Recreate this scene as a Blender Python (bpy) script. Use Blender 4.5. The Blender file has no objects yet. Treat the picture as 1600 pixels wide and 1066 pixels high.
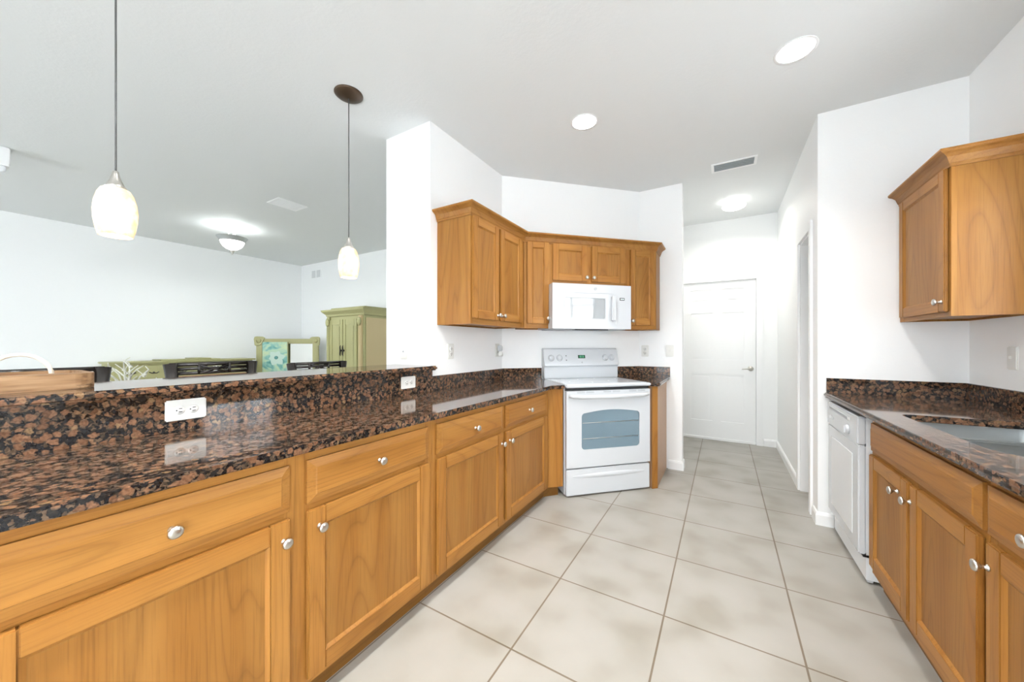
import bpy, bmesh, math, random
from mathutils import Vector, Matrix
random.seed(4)
sc = bpy.context.scene
C = sc.collection
PI = math.pi

# ------------------------------------------------------------------ camera
cam_d = bpy.data.cameras.new('camera')
cam = bpy.data.objects.new('camera', cam_d); C.objects.link(cam)
cam.location = (0, 0, 1.248)
cam.rotation_euler = (PI/2, 0, 0.5361)
cam_d.sensor_width = 36.0
cam_d.lens = 556.0/1600*36.0
cam_d.shift_y = 5.3/1600
cam_d.clip_start = 0.02
sc.camera = cam
# ------------------------------------------------------------------ colour / world / daylight
sc.view_settings.view_transform = 'Standard'
sc.view_settings.look = 'None'
sc.view_settings.gamma = 1
sc.view_settings.use_curve_mapping = False
sc.view_settings.exposure = 0.43
sc.cycles.diffuse_bounces = 7
sc.cycles.max_bounces = 10
sc.cycles.sample_clamp_indirect = 6
sc.cycles.use_denoising = True
w = bpy.data.worlds.new('world'); sc.world = w; w.use_nodes = True
w.node_tree.nodes['Background'].inputs[0].default_value = (0.80, 0.90, 1.0, 1)
w.node_tree.nodes['Background'].inputs[1].default_value = 2.0

def area(name, loc, rot, sx, sy, power, col=(1, 1, 1)):
    d = bpy.data.lights.new(name, 'AREA'); d.shape = 'RECTANGLE'
    d.size = sx; d.size_y = sy; d.energy = power; d.color = col
    o = bpy.data.objects.new(name, d); C.objects.link(o)
    o.location = loc; o.rotation_euler = rot
    return o
DAY = (0.93, 0.97, 1.0)
area('daylight_slider', (-0.55, -3.42, 1.10), (PI/2, 0, 0), 2.5, 2.1, 55, DAY)       # through rear slider
area('fill_dining', (-5.0, -3.42, 1.10), (PI/2, 0, 0), 3.2, 2.1, 55, DAY)        # through an unseen dining slider, added for its light
area('daylight_sink', (1.50, 1.98, 1.62), (0, PI/2, 0), 1.0, 0.80, 30, DAY)           # window over the sink
area('fill_nook', (1.50, -1.95, 1.25), (0, PI/2, 0), 1.9, 2.0, 135, DAY)          # added, unseen nook window to brighten the left walls

CEIL = 2.845
# ------------------------------------------------------------------ materials
def newmat(name, base=(.8, .8, .8), rough=.5, metal=0.0, spec=.5, emit=None, es=0.0):
    m = bpy.data.materials.new(name); m.use_nodes = True
    b = m.node_tree.nodes['Principled BSDF']
    b.inputs['Base Color'].default_value = (*base, 1)
    b.inputs['Roughness'].default_value = rough
    b.inputs['Metallic'].default_value = metal
    b.inputs['Specular IOR Level'].default_value = spec
    if emit:
        b.inputs['Emission Color'].default_value = (*emit, 1)
        b.inputs['Emission Strength'].default_value = es
    return m
def N(m, t, **kw):
    n = m.node_tree.nodes.new(t)
    for k, v in kw.items(): setattr(n, k, v)
    return n
def L(m, a, b): m.node_tree.links.new(a, b)
def ramp(m, stops, interp='LINEAR'):
    r = N(m, 'ShaderNodeValToRGB'); cr = r.color_ramp; cr.interpolation = interp
    while len(cr.elements) < len(stops): cr.elements.new(.5)
    for e, (p, c) in zip(cr.elements, stops):
        e.position = p; e.color = (*c, 1) if len(c) == 3 else c
    return r
def mixc(m, mode='MIX', fac=None):
    n = N(m, 'ShaderNodeMix', data_type='RGBA', blend_type=mode)
    if fac is not None: n.inputs[0].default_value = fac
    return n
def bsdf(m): return m.node_tree.nodes['Principled BSDF']
def bump(m, src, strength, dist):
    b = N(m, 'ShaderNodeBump'); b.inputs['Strength'].default_value = strength
    b.inputs['Distance'].default_value = dist
    L(m, src, b.inputs['Height']); L(m, b.outputs[0], bsdf(m).inputs['Normal'])

def paint(name, col, rough=.55, bs=.12):
    m = newmat(name, col, rough, spec=.3)
    tc = N(m, 'ShaderNodeTexCoord'); nz = N(m, 'ShaderNodeTexNoise')
    nz.inputs['Scale'].default_value = 55; nz.inputs['Detail'].default_value = 3
    L(m, tc.outputs['Object'], nz.inputs['Vector']); bump(m, nz.outputs[0], bs, .004)
    return m
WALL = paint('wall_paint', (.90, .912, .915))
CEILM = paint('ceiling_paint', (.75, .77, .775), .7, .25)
TRIM = newmat('white_trim', (.88, .89, .895), .35)

def oak(name, axis, tint=1.0):
    m = newmat(name, rough=.40, spec=.25)
    tc = N(m, 'ShaderNodeTexCoord'); oi = N(m, 'ShaderNodeObjectInfo')
    mu = N(m, 'ShaderNodeMath', operation='MULTIPLY'); mu.inputs[1].default_value = 37.0
    L(m, oi.outputs['Random'], mu.inputs[0])
    ad = N(m, 'ShaderNodeVectorMath', operation='ADD')
    L(m, tc.outputs['Object'], ad.inputs[0]); L(m, mu.outputs[0], ad.inputs[1])
    def mp(a, b):
        q = N(m, 'ShaderNodeMapping')
        q.inputs['Scale'].default_value = {'Z': (a, a, b), 'X': (b, a, a), 'Y': (a, b, a)}[axis]
        L(m, ad.outputs[0], q.inputs['Vector']); return q
    n1 = N(m, 'ShaderNodeTexNoise'); n1.inputs['Scale'].default_value = 1; n1.inputs['Detail'].default_value = 1.5
    n1.inputs['Roughness'].default_value = .4
    L(m, mp(3.7, .45).outputs[0], n1.inputs['Vector'])
    k = N(m, 'ShaderNodeMath', operation='MULTIPLY'); k.inputs[1].default_value = 21
    L(m, n1.outputs[0], k.inputs[0])
    f = N(m, 'ShaderNodeMath', operation='FRACT'); L(m, k.outputs[0], f.inputs[0])
    r1 = ramp(m, [(0, (.45, .40, .34)), (.10, (.80, .78, .74)), (.30, (1, 1, 1)), (.80, (1, 1, 1)), (.97, (.70, .66, .60)), (1, (.45, .40, .34))])
    L(m, f.outputs[0], r1.inputs[0])
    n2 = N(m, 'ShaderNodeTexNoise'); n2.inputs['Scale'].default_value = 1; n2.inputs['Detail'].default_value = 3
    L(m, mp(230, 6).outputs[0], n2.inputs['Vector'])
    r2 = ramp(m, [(.30, (.55, .55, .55)), (.52, (1, 1, 1))])
    L(m, n2.outputs[0], r2.inputs[0])
    n3 = N(m, 'ShaderNodeTexNoise'); n3.inputs['Scale'].default_value = 1; n3.inputs['Detail'].default_value = 1
    L(m, mp(9, .8).outputs[0], n3.inputs['Vector'])
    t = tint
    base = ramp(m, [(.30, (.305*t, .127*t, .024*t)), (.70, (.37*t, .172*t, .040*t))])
    L(m, n3.outputs[0], base.inputs[0])
    dk = mixc(m, 'MULTIPLY', .36); L(m, base.outputs[0], dk.inputs[6]); L(m, r1.outputs[0], dk.inputs[7])
    dk2 = mixc(m, 'MULTIPLY', .38); L(m, dk.outputs[2], dk2.inputs[6]); L(m, r2.outputs[0], dk2.inputs[7])
    L(m, dk2.outputs[2], bsdf(m).inputs['Base Color'])
    bump(m, r2.outputs[0], .10, .001)
    return m
OAKV = oak('oak_vertical_grain', 'Z'); OAKH = oak('oak_horizontal_grain', 'X')
OAKY = oak('oak_end_grain', 'Z', .90)
OAKP = oak('oak_panel', 'Z', .86)
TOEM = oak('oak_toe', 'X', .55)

def granite():
    m = newmat('brown_granite', rough=.06, spec=.38)
    tc = N(m, 'ShaderNodeTexCoord')
    nz = N(m, 'ShaderNodeTexNoise'); nz.inputs['Scale'].default_value = 60; nz.inputs['Detail'].default_value = 2
    L(m, tc.outputs['Object'], nz.inputs['Vector'])
    mx = mixc(m, 'LINEAR_LIGHT', .011); L(m, tc.outputs['Object'], mx.inputs[6]); L(m, nz.outputs['Color'], mx.inputs[7])
    v = N(m, 'ShaderNodeTexVoronoi'); v.inputs['Scale'].default_value = 47; v.inputs['Randomness'].default_value = 1
    L(m, mx.outputs[2], v.inputs['Vector'])
    mask = ramp(m, [(.0, (1, 1, 1)), (.43, (1, 1, 1)), (.56, (0, 0, 0))]); L(m, v.outputs['Distance'], mask.inputs[0])
    sx = N(m, 'ShaderNodeSeparateColor'); L(m, v.outputs['Color'], sx.inputs[0])
    blob = ramp(m, [(0, (.125, .062, .034)), (.45, (.195, .100, .056)), (.8, (.23, .126, .074)), (1, (.215, .138, .072))])
    L(m, sx.outputs[0], blob.inputs[0])
    keep = N(m, 'ShaderNodeMath', operation='GREATER_THAN'); keep.inputs[1].default_value = .14
    L(m, sx.outputs[1], keep.inputs[0])
    fac = N(m, 'ShaderNodeMath', operation='MULTIPLY'); L(m, mask.outputs[0], fac.inputs[0]); L(m, keep.outputs[0], fac.inputs[1])
    v2 = N(m, 'ShaderNodeTexVoronoi'); v2.inputs['Scale'].default_value = 130
    L(m, mx.outputs[2], v2.inputs['Vector'])
    s2 = N(m, 'ShaderNodeSeparateColor'); L(m, v2.outputs['Color'], s2.inputs[0])
    dark = ramp(m, [(0, (.010, .011, .014)), (.60, (.020, .019, .019)), (.72, (.060, .043, .030)), (1, (.13, .085, .055))])
    L(m, s2.outputs[0], dark.inputs[0])
    o = mixc(m); L(m, fac.outputs[0], o.inputs[0]); L(m, dark.outputs[0], o.inputs[6]); L(m, blob.outputs[0], o.inputs[7])
    n5 = N(m, 'ShaderNodeTexNoise'); n5.inputs['Scale'].default_value = 150; n5.inputs['Detail'].default_value = 3; L(m, tc.outputs['Object'], n5.inputs['Vector'])
    rr = ramp(m, [(.35, (.50, .48, .46)), (.62, (1.0, 1.0, 1.0))]); L(m, n5.outputs[0], rr.inputs[0])
    o2 = mixc(m, 'MULTIPLY', .8); L(m, o.outputs[2], o2.inputs[6]); L(m, rr.outputs[0], o2.inputs[7])
    L(m, o2.outputs[2], bsdf(m).inputs['Base Color'])
    return m
GRAN = granite()

def tile():
    m = newmat('floor_tile', rough=.36, spec=.4)
    tc = N(m, 'ShaderNodeTexCoord'); mp = N(m, 'ShaderNodeMapping'); mp.vector_type = 'POINT'
    mp.inputs['Location'].default_value = (.7444 + .003, -1.2538 + .003, 0)
    L(m, tc.outputs['Object'], mp.inputs['Vector'])
    b = N(m, 'ShaderNodeTexBrick'); b.offset = 0; b.squash = 1
    b.inputs['Scale'].default_value = 1; b.inputs['Brick Width'].default_value = .512; b.inputs['Row Height'].default_value = .512
    b.inputs['Mortar Size'].default_value = .0040; b.inputs['Mortar Smooth'].default_value = .1
    b.inputs['Color1'].default_value = (.385, .370, .336, 1); b.inputs['Color2'].default_value = (.365, .35, .315, 1)
    b.inputs['Mortar'].default_value = (.19, .153, .112, 1)
    L(m, mp.outputs[0], b.inputs['Vector'])
    n = N(m, 'ShaderNodeTexNoise'); n.inputs['Scale'].default_value = 4.5; n.inputs['Detail'].default_value = 6; n.inputs['Roughness'].default_value = .30
    L(m, tc.outputs['Object'], n.inputs['Vector'])
    r = ramp(m, [(.30, (.78, .755, .71)), (.50, (.94, .935, .92)), (.66, (1, 1, 1))]); L(m, n.outputs[0], r.inputs[0])
    x = mixc(m, 'MULTIPLY', 1); L(m, b.outputs['Color'], x.inputs[6]); L(m, r.outputs[0], x.inputs[7])
    L(m, x.outputs[2], bsdf(m).inputs['Base Color'])
    iv = N(m, 'ShaderNodeMath', operation='SUBTRACT'); iv.inputs[0].default_value = 1; L(m, b.outputs['Fac'], iv.inputs[1])
    bump(m, iv.outputs[0], .4, .003)
    return m
TILE = tile()
APPL = newmat('white_appliance', (.585, .61, .635), .22, spec=.5)
APPL2 = newmat('white_appliance_panel', (.74, .765, .785), .4)
BTN = newmat('button_grey', (.55, .57, .59), .5)
BISQ = newmat('white_plastic', (.72, .72, .69), .4)
COOKG = newmat('white_ceramic_glass', (.66, .70, .74), .04)
GREYP = newmat('grey_print', (.36, .38, .40), .5)
DARK = newmat('dark_gap', (.015, .017, .02), .5)
NICK = newmat('brushed_nickel', (.62, .60, .56), .28, 1.0)
STEEL = newmat('stainless_steel', (.44, .46, .46), .28, 1.0)
GLASSD = newmat('oven_glass', (.16, .23, .28), .05, spec=.8)
MWGL = newmat('microwave_glass', (.36, .385, .40), .04, spec=.6)
MWFR = newmat('microwave_window_line', (.42, .44, .46), .3)
LCDG = newmat('green_display', (.015, .05, .03), .2)
LCDT = newmat('green_digits', (.1, .5, .25), .4, emit=(.15, .8, .4), es=.7)
LCDK = newmat('black_display', (.02, .022, .025), .15)
LCDW = newmat('white_digits', (.6, .7, .7), .4, emit=(.8, .9, .9), es=.6)
BRONZE = newmat('dark_bronze', (.085, .055, .035), .38, .7)
CORD = newmat('grey_cord', (.10, .10, .10), .5)
SAGE = paint('sage_painted_wood', (.40, .385, .195), .45, .05)
CREAM = paint('cream_painted_wood', (.60, .49, .28), .45, .05)
IRON = newmat('dark_iron', (.05, .045, .04), .45, .6)
BAMB = newmat('dark_bamboo', (.012, .009, .008), .22, spec=.6)
RATT = newmat('woven_rattan', (.24, .12, .055), .6)
TRAYW = newmat('tray_wood', rough=.5)
_tc = N(TRAYW, 'ShaderNodeTexCoord'); _mp = N(TRAYW, 'ShaderNodeMapping'); _mp.inputs['Scale'].default_value = (60, 6, 60)
_n = N(TRAYW, 'ShaderNodeTexNoise'); _n.inputs['Scale'].default_value = 1; _n.inputs['Detail'].default_value = 3
_r = ramp(TRAYW, [(.32, (.10, .045, .018)), (.5, (.24, .135, .062)), (.68, (.31, .19, .10))])
L(TRAYW, _tc.outputs['Object'], _mp.inputs[0]); L(TRAYW, _mp.outputs[0], _n.inputs['Vector']); L(TRAYW, _n.outputs[0], _r.inputs[0]); L(TRAYW, _r.outputs[0], bsdf(TRAYW).inputs['Base Color'])
ROPE = newmat('pale_bent_wood', (.66, .60, .50), .6)
BRANCH = newmat('white_branch', (.72, .72, .64), .6)
MIRR = newmat('mirror_silver', (.86, .90, .89), .02, 1.0)
LAMPW = newmat('lamp_diffuser', (.9, .9, .9), .4, emit=(1, .98, .94), es=3)
CANW = newmat('can_lamp', (.9, .9, .9), .4, emit=(1, .99, .97), es=6)
BOWL = newmat('bowl_glass', (.9, .9, .9), .3, emit=(1, 1, .99), es=2.2)
BLIND = newmat('blind_white', (.85, .85, .84), .5)
GLASS = newmat('window_glass', (1, 1, 1), 0.0)
bsdf(GLASS).inputs['Transmission Weight'].default_value = 1.0
bsdf(GLASS).inputs['IOR'].default_value = 1.0001

def shademat():
    m = newmat('mottled_shade_glass', (.85, .78, .62), .3)
    tc = N(m, 'ShaderNodeTexCoord')
    v = N(m, 'ShaderNodeTexVoronoi'); v.inputs['Scale'].default_value = 190; v.feature = 'DISTANCE_TO_EDGE'
    L(m, tc.outputs['Object'], v.inputs['Vector'])
    n = N(m, 'ShaderNodeTexNoise'); n.inputs['Scale'].default_value = 22; n.inputs['Detail'].default_value = 2
    L(m, tc.outputs['Object'], n.inputs['Vector'])
    r = ramp(m, [(.38, (1, .70, .36)), (.55, (1, .88, .64)), (.7, (1, .93, .74))]); L(m, n.outputs[0], r.inputs[0])
    r2 = ramp(m, [(.0, (.72, .72, .72)), (.12, (1, 1, 1))]); L(m, v.outputs['Distance'], r2.inputs[0])
    x = mixc(m, 'MULTIPLY', .8); L(m, r.outputs[0], x.inputs[6]); L(m, r2.outputs[0], x.inputs[7])
    L(m, x.outputs[2], bsdf(m).inputs['Base Color'])
    L(m, x.outputs[2], bsdf(m).inputs['Emission Color'])
    bsdf(m).inputs['Emission Strength'].default_value = .30
    bsdf(m).inputs['Transmission Weight'].default_value = .12
    bsdf(m).inputs['Roughness'].default_value = .55
    return m
SHADE = shademat()
def canvasmat():
    m = newmat('flower_canvas', rough=.7)
    tc = N(m, 'ShaderNodeTexCoord')
    n = N(m, 'ShaderNodeTexNoise'); n.inputs['Scale'].default_value = 5.5; n.inputs['Detail'].default_value = 2
    n.inputs['Distortion'].default_value = 1.2
    L(m, tc.outputs['Object'], n.inputs['Vector'])
    r = ramp(m, [(.30, (.05, .22, .20)), (.43, (.22, .46, .42)), (.52, (.42, .60, .45)), (.62, (.56, .66, .40)), (.75, (.30, .52, .55))])
    L(m, n.outputs[0], r.inputs[0]); L(m, r.outputs[0], bsdf(m).inputs['Base Color'])
    return m
CANV = canvasmat()
PETAL = newmat('pale_petal_paint', (.52, .66, .58), .7)
PETALD = newmat('dark_petal_paint', (.10, .26, .24), .7)

# ------------------------------------------------------------------ mesh helpers
class MB:
    def __init__(s): s.bm = bmesh.new(); s.mats = []
    def mi(s, m):
        if m not in s.mats: s.mats.append(m)
        return s.mats.index(m)
    def _fin(s, faces, m, smooth=False):
        i = s.mi(m)
        for f in faces: f.material_index = i; f.smooth = smooth
    def box(s, x0, x1, y0, y1, z0, z1, m, bev=0, seg=2, M=None):
        t = bmesh.new()
        vs = [t.verts.new((x, y, z)) for x in (min(x0, x1), max(x0, x1)) for y in (min(y0, y1), max(y0, y1)) for z in (min(z0, z1), max(z0, z1))]
        for q in ((0, 1, 3, 2), (4, 6, 7, 5), (0, 4, 5, 1), (2, 3, 7, 6), (0, 2, 6, 4), (1, 5, 7, 3)): t.faces.new([vs[i] for i in q])
        if bev: bmesh.ops.bevel(t, geom=t.edges[:], offset=bev, segments=seg, affect='EDGES', clamp_overlap=True)
        s.merge(t, m, M); return s
    def merge(s, t, m, M=None, smooth=False):
        if M is not None: t.transform(M)
        bmesh.ops.recalc_face_normals(t, faces=t.faces[:])
        mp = {v: s.bm.verts.new(v.co) for v in t.verts}
        fs = []
        for f in t.faces:
            try: fs.append(s.bm.faces.new([mp[v] for v in f.verts]))
            except ValueError: pass
        s._fin(fs, m, smooth); t.free()
    def prism(s, poly, z0, z1, m, bev=0, seg=3, sel=None, M=None):
        t = bmesh.new()
        b = [t.verts.new((x, y, z0)) for x, y in poly]; u = [t.verts.new((x, y, z1)) for x, y in poly]
        n = len(poly)
        t.faces.new(b[::-1]); t.faces.new(u)
        for i in range(n): t.faces.new([b[i], b[(i+1) % n], u[(i+1) % n], u[i]])
        if bev:
            es = [e for e in t.edges if sel is None or sel(e)]
            bmesh.ops.bevel(t, geom=es, offset=bev, segments=seg, affect='EDGES', clamp_overlap=True)
        s.merge(t, m, M); return s
    def quad(s, pts, m):
        s._fin([s.bm.faces.new([s.bm.verts.new(p) for p in pts])], m); return s
    def tube(s, pts, r, m, seg=10, caps=True):
        pts = [Vector(p) for p in pts]; rs = r if isinstance(r, (list, tuple)) else [r]*len(pts)
        rings = []; up = Vector((0, 0, 1))
        t = bmesh.new()
        for i, p in enumerate(pts):
            d = (pts[min(i+1, len(pts)-1)] - pts[max(i-1, 0)]).normalized()
            a = up if abs(d.dot(up)) < .95 else Vector((1, 0, 0))
            x = d.cross(a).normalized(); y = d.cross(x)
            rings.append([t.verts.new(p + (x*math.cos(2*PI*k/seg) + y*math.sin(2*PI*k/seg))*rs[i]) for k in range(seg)])
        for a, b in zip(rings, rings[1:]):
            for k in range(seg): t.faces.new([a[k], a[(k+1) % seg], b[(k+1) % seg], b[k]])
        if caps: t.faces.new(rings[0][::-1]); t.faces.new(rings[-1])
        s.merge(t, m, None, True); return s
    def lathe(s, prof, m, seg=24, M=None, caps=(True, True)):
        t = bmesh.new(); rings = []
        for r, z in prof:
            rings.append([t.verts.new((max(r, 1e-5)*math.cos(2*PI*k/seg), max(r, 1e-5)*math.sin(2*PI*k/seg), z)) for k in range(seg)])
        for a, b in zip(rings, rings[1:]):
            for k in range(seg): t.faces.new([a[k], a[(k+1) % seg], b[(k+1) % seg], b[k]])
        if caps[0]: t.faces.new(rings[0][::-1])
        if caps[1]: t.faces.new(rings[-1])
        s.merge(t, m, M, True); return s
    def sweep(s, path, prof, m, closed_prof=True):
        """horizontal path [(x,y)], profile [(offset to the right of travel, z)] mitred"""
        def off(o):
            res = []
            P = [Vector((x, y)) for x, y in path]
            for i, p in enumerate(P):
                ns = []
                if i > 0: d = (P[i]-P[i-1]).normalized(); ns.append(Vector((d.y, -d.x)))
                if i < len(P)-1: d = (P[i+1]-P[i]).normalized(); ns.append(Vector((d.y, -d.x)))
                if len(ns) == 1: res.append(p + ns[0]*o)
                else:
                    b = (ns[0]+ns[1]).normalized(); res.append(p + b*(o/max(b.dot(ns[0]), .2)))
            return res
        t = bmesh.new()
        cols = [[t.verts.new((q.x, q.y, z)) for q in off(o)] for o, z in prof]
        n = len(cols)
        for i in range(n if closed_prof else n-1):
            a, b = cols[i], cols[(i+1) % n]
            for k in range(len(a)-1): t.faces.new([a[k], a[k+1], b[k+1], b[k]])
        if closed_prof:
            t.faces.new([c[0] for c in cols]); t.faces.new([c[-1] for c in cols][::-1])
        s.merge(t, m); return s
    def build(s, name, parent=None):
        me = bpy.data.meshes.new(name); s.bm.to_mesh(me); s.bm.free()
        for m in s.mats: me.materials.append(m)
        o = bpy.data.objects.new(name, me); C.objects.link(o)
        if parent is not None: o.parent = parent
        return o

def tag(o, label=None, cat=None, group=None, kind=None):
    if label: o['label'] = label
    if cat: o['category'] = cat
    if group: o['group'] = group
    if kind: o['kind'] = kind
    return o
def thing(name, label, cat, loc=(0, 0, 0), rz=0, group=None):
    o = bpy.data.objects.new(name, None); C.objects.link(o); o.empty_display_size = .1
    o.location = loc; o.rotation_euler = (0, 0, rz)
    return tag(o, label, cat, group)
def struct(name, mb, parent=None):
    o = mb.build(name, parent)
    if parent is None: o['kind'] = 'structure'
    return o
def copy_tree(o, parent=None):
    c = o.copy(); C.objects.link(c)
    if parent is not None: c.parent = parent
    for ch in list(o.children): copy_tree(ch, c)
    return c
def rrect(x0, x1, y0, y1, r, seg=6):
    rs = r if isinstance(r, (list, tuple)) else [r]*4
    out = []
    for (cx, cy, sx, sy, a0, rr) in ((x1, y0, -1, 1, -PI/2, rs[0]), (x1, y1, -1, -1, 0, rs[1]), (x0, y1, 1, -1, PI/2, rs[2]), (x0, y0, 1, 1, PI, rs[3])):
        for k in range(seg+1):
            a = a0 + PI/2*k/seg
            out.append((cx + sx*rr + rr*math.cos(a), cy + sy*rr + rr*math.sin(a)))
    return out
RX = Matrix.Rotation(PI/2, 4, 'X')      # local +z -> -y (towards the viewer of a front)
def front(x, y, z): return Matrix.Translation((x, y, z)) @ RX

# ------------------------------------------------------------------ the setting
XW, YP, XR, YR = -1.80, 1.886, 1.256, 3.205        # kitchen left wall, pillar face, right wall, dishwasher wall
q = math.sqrt(.5)
A0 = Vector((XW, 2.845, 0)); TD = Vector((q, q, 0)); ND = Vector((q, -q, 0))
def dg(a, d, z=0): return tuple(A0 + TD*a + ND*d + Vector((0, 0, z)))
XE, YE = -.35, 3.885
XEND, YREAR, XDIN, YDIN, YH = 1.40, -3.2, -7.4, 4.05, 5.33

DARKFLOOR = paint('unseen_dark_floor', (.36, .33, .28), .9, .5)  # unseen dining floor, toned dark to cut light bounced onto the ceiling
struct('floor_dining', MB().box(XDIN-.15, -2.0, YREAR-.15, YH+.15, -.1, 0, DARKFLOOR))
struct('floor', MB().box(-2.0, XEND, YREAR-.15, YH+.15, -.1, 0, TILE))
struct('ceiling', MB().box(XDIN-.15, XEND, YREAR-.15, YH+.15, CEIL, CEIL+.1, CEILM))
struct('wall_corner', MB().prism([(-2.26, YP), (XW, YP), (XW, 2.845), (-.758, 3.887), (XE, YE), (XE, 4.0), (-.66, 4.0), (-.66, YH+.12), (-.9, YH+.12), (-.9, 4.25), (-2.26, 4.25)], 0, CEIL, WALL))
struct('wall_dining_back', MB().box(XDIN-.15, -2.26, YDIN, YDIN+.2, 0, CEIL, WALL))
struct('wall_dining_left', MB().box(XDIN-.15, XDIN, YREAR-.15, YDIN, 0, CEIL, WALL))
DX0, DX1, DZ = -.497, .345, 2.058
struct('wall_hall_back', MB().box(-.66, DX0-.005, YH, YH+.12, 0, CEIL, WALL).box(DX1+.005, XEND, YH, YH+.12, 0, CEIL, WALL).box(DX0-.005, DX1+.005, YH, YH+.12, DZ+.005, CEIL, WALL))
XH = .562; PY0, PY1, PZ = 3.42, 3.87, 2.10
struct('wall_hall_right', MB().box(XH, XH+.11, YR, PY0, 0, CEIL, WALL).box(XH, XH+.11, PY1, YH, 0, CEIL, WALL).box(XH, XH+.11, PY0, PY1, PZ, CEIL, WALL)
       .box(XH+.11, XR, YR, YR+.11, 0, CEIL, WALL))
WY0, WY1, WZ0, WZ1 = 1.58, 2.38, 1.12, 2.12
NY0, NY1, NZ0, NZ1 = -2.95, -.95, .30, 2.20
struct('wall_right', MB().box(XR, XEND, NY1, WY0, 0, CEIL, WALL).box(XR, XEND, YREAR, NY0, 0, CEIL, WALL).box(XR, XEND, NY0, NY1, 0, NZ0, WALL).box(XR, XEND, NY0, NY1, NZ1, CEIL, WALL).box(XR, XEND, WY1, YH, 0, CEIL, WALL).box(XR, XEND, WY0, WY1, 0, WZ0, WALL).box(XR, XEND, WY0, WY1, WZ1, CEIL, WALL))
m = MB()
for x0, x1 in ((XDIN, -6.6), (-3.4, -1.8), (.7, XEND)): m.box(x0, x1, YREAR-.15, YREAR, 0, CEIL, WALL)
for x0, x1 in ((-6.6, -3.4), (-1.8, .7)): m.box(x0, x1, YREAR-.15, YREAR, 2.15, CEIL, WALL)
struct('wall_rear', m)
struct('wall_knee', MB().box(-1.93, XW, .02, YP, 0, 1.064, WALL))

def slider(name, x0, x1):
    f = MB(); xm = (x0+x1)/2
    for a, b in ((x0, x0+.06), (xm-.05, xm+.05), (x1-.06, x1)): f.box(a, b, YREAR-.10, YREAR-.04, 0, 2.15, TRIM)
    f.box(x0, x1, YREAR-.10, YREAR-.04, 0, .07, TRIM).box(x0, x1, YREAR-.10, YREAR-.04, 2.09, 2.15, TRIM)
    o = struct(name, f)
    MB().box(x0+.06, x1-.06, YREAR-.075, YREAR-.07, .07, 2.09, GLASS).build('pane', o)
slider('window_2', -1.8, .7); slider('added_window_dining', -6.6, -3.4)  # the second is an unseen dining slider, put in to admit light
f = MB(); xa, xb = XR+.05, XR+.10; ym = (WY0+WY1)/2
for a, b in ((WY0, WY0+.045), (ym-.012, ym+.012), (WY1-.045, WY1)): f.box(xa, xb, a, b, WZ0, WZ1, TRIM)
for a, b in ((WZ0, WZ0+.05), (1.62-.025, 1.62+.025), (WZ1-.05, WZ1), (1.36, 1.375), (1.86, 1.875)): f.box(xa, xb, WY0, WY1, a, b, TRIM)
o = struct('window_1', f)
MB().box(XR+.07, XR+.075, WY0+.04, WY1-.04, WZ0+.04, WZ1-.04, GLASS).build('pane', o)
MB().box(XR-.03, XR+.05, WY0-.03, WY1+.03, WZ0-.025, WZ0-.001, TRIM, .005).build('window_sill', o)

f = MB()
for a in (NY0, (NY0+NY1)/2-.03, NY1-.06): f.box(XR+.05, XR+.10, a, a+.06, NZ0, NZ1, TRIM)
for a in (NZ0, 1.22, NZ1-.06): f.box(XR+.052, XR+.098, NY0, NY1, a, a+.06, TRIM)
o = struct('added_window_nook', f)  # unseen window, put in so more light reaches the left walls
MB().box(XR+.07, XR+.075, NY0+.05, NY1-.05, NZ0+.05, NZ1-.05, GLASS).build('pane', o)

BB = [(0, 0), (.014, 0), (.014, .07), (.008, .085), (0, .09)]
def base(name, path): struct(name, MB().sweep(path, BB, TRIM))
base('baseboard_corner', [(-.478, YE), (XE, YE), (XE, 4.0), (-.66, 4.0)][:3])
base('baseboard_hall_back', [(DX1+.08, YH), (XH, YH)])
base('baseboard_hall_right', [(XH, YH), (XH, PY1+.065)])
base('baseboard_right', [(XH, PY0-.10), (XH, YR), (.645, YR)])
base('baseboard_dining_back', [(XDIN, YDIN), (-2.26, YDIN)])
base('baseboard_dining_left', [(XDIN, YREAR), (XDIN, YDIN)])
# casings
struct('trim_1', MB().box(DX1+.004, DX1+.072, YH-.018, YH, 0, DZ+.004, TRIM, .0015).box(DX0-.072, DX0-.004, YH-.018, YH, 0, DZ+.004, TRIM, .0015)
       .box(DX0-.072, DX1+.072, YH-.018, YH, DZ+.004, DZ+.072, TRIM, .0015))
struct('trim_2', MB().box(XH-.016, XH, PY1, PY1+.062, 0, PZ, TRIM, .0015).box(XH-.016, XH, PY0-.062, PY0, 0, PZ, TRIM, .0015)
       .box(XH-.016, XH, PY0-.062, PY1+.062, PZ, PZ+.062, TRIM, .0015)
       .box(XH, XH+.065, PY1-.014, PY1-.0005, 0, PZ-.014, TRIM).box(XH, XH+.11, PY0+.0005, PY0+.014, 0, PZ-.014, TRIM).box(XH, XH+.11, PY0+.0005, PY1-.0005, PZ-.014, PZ-.0005, TRIM))

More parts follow.
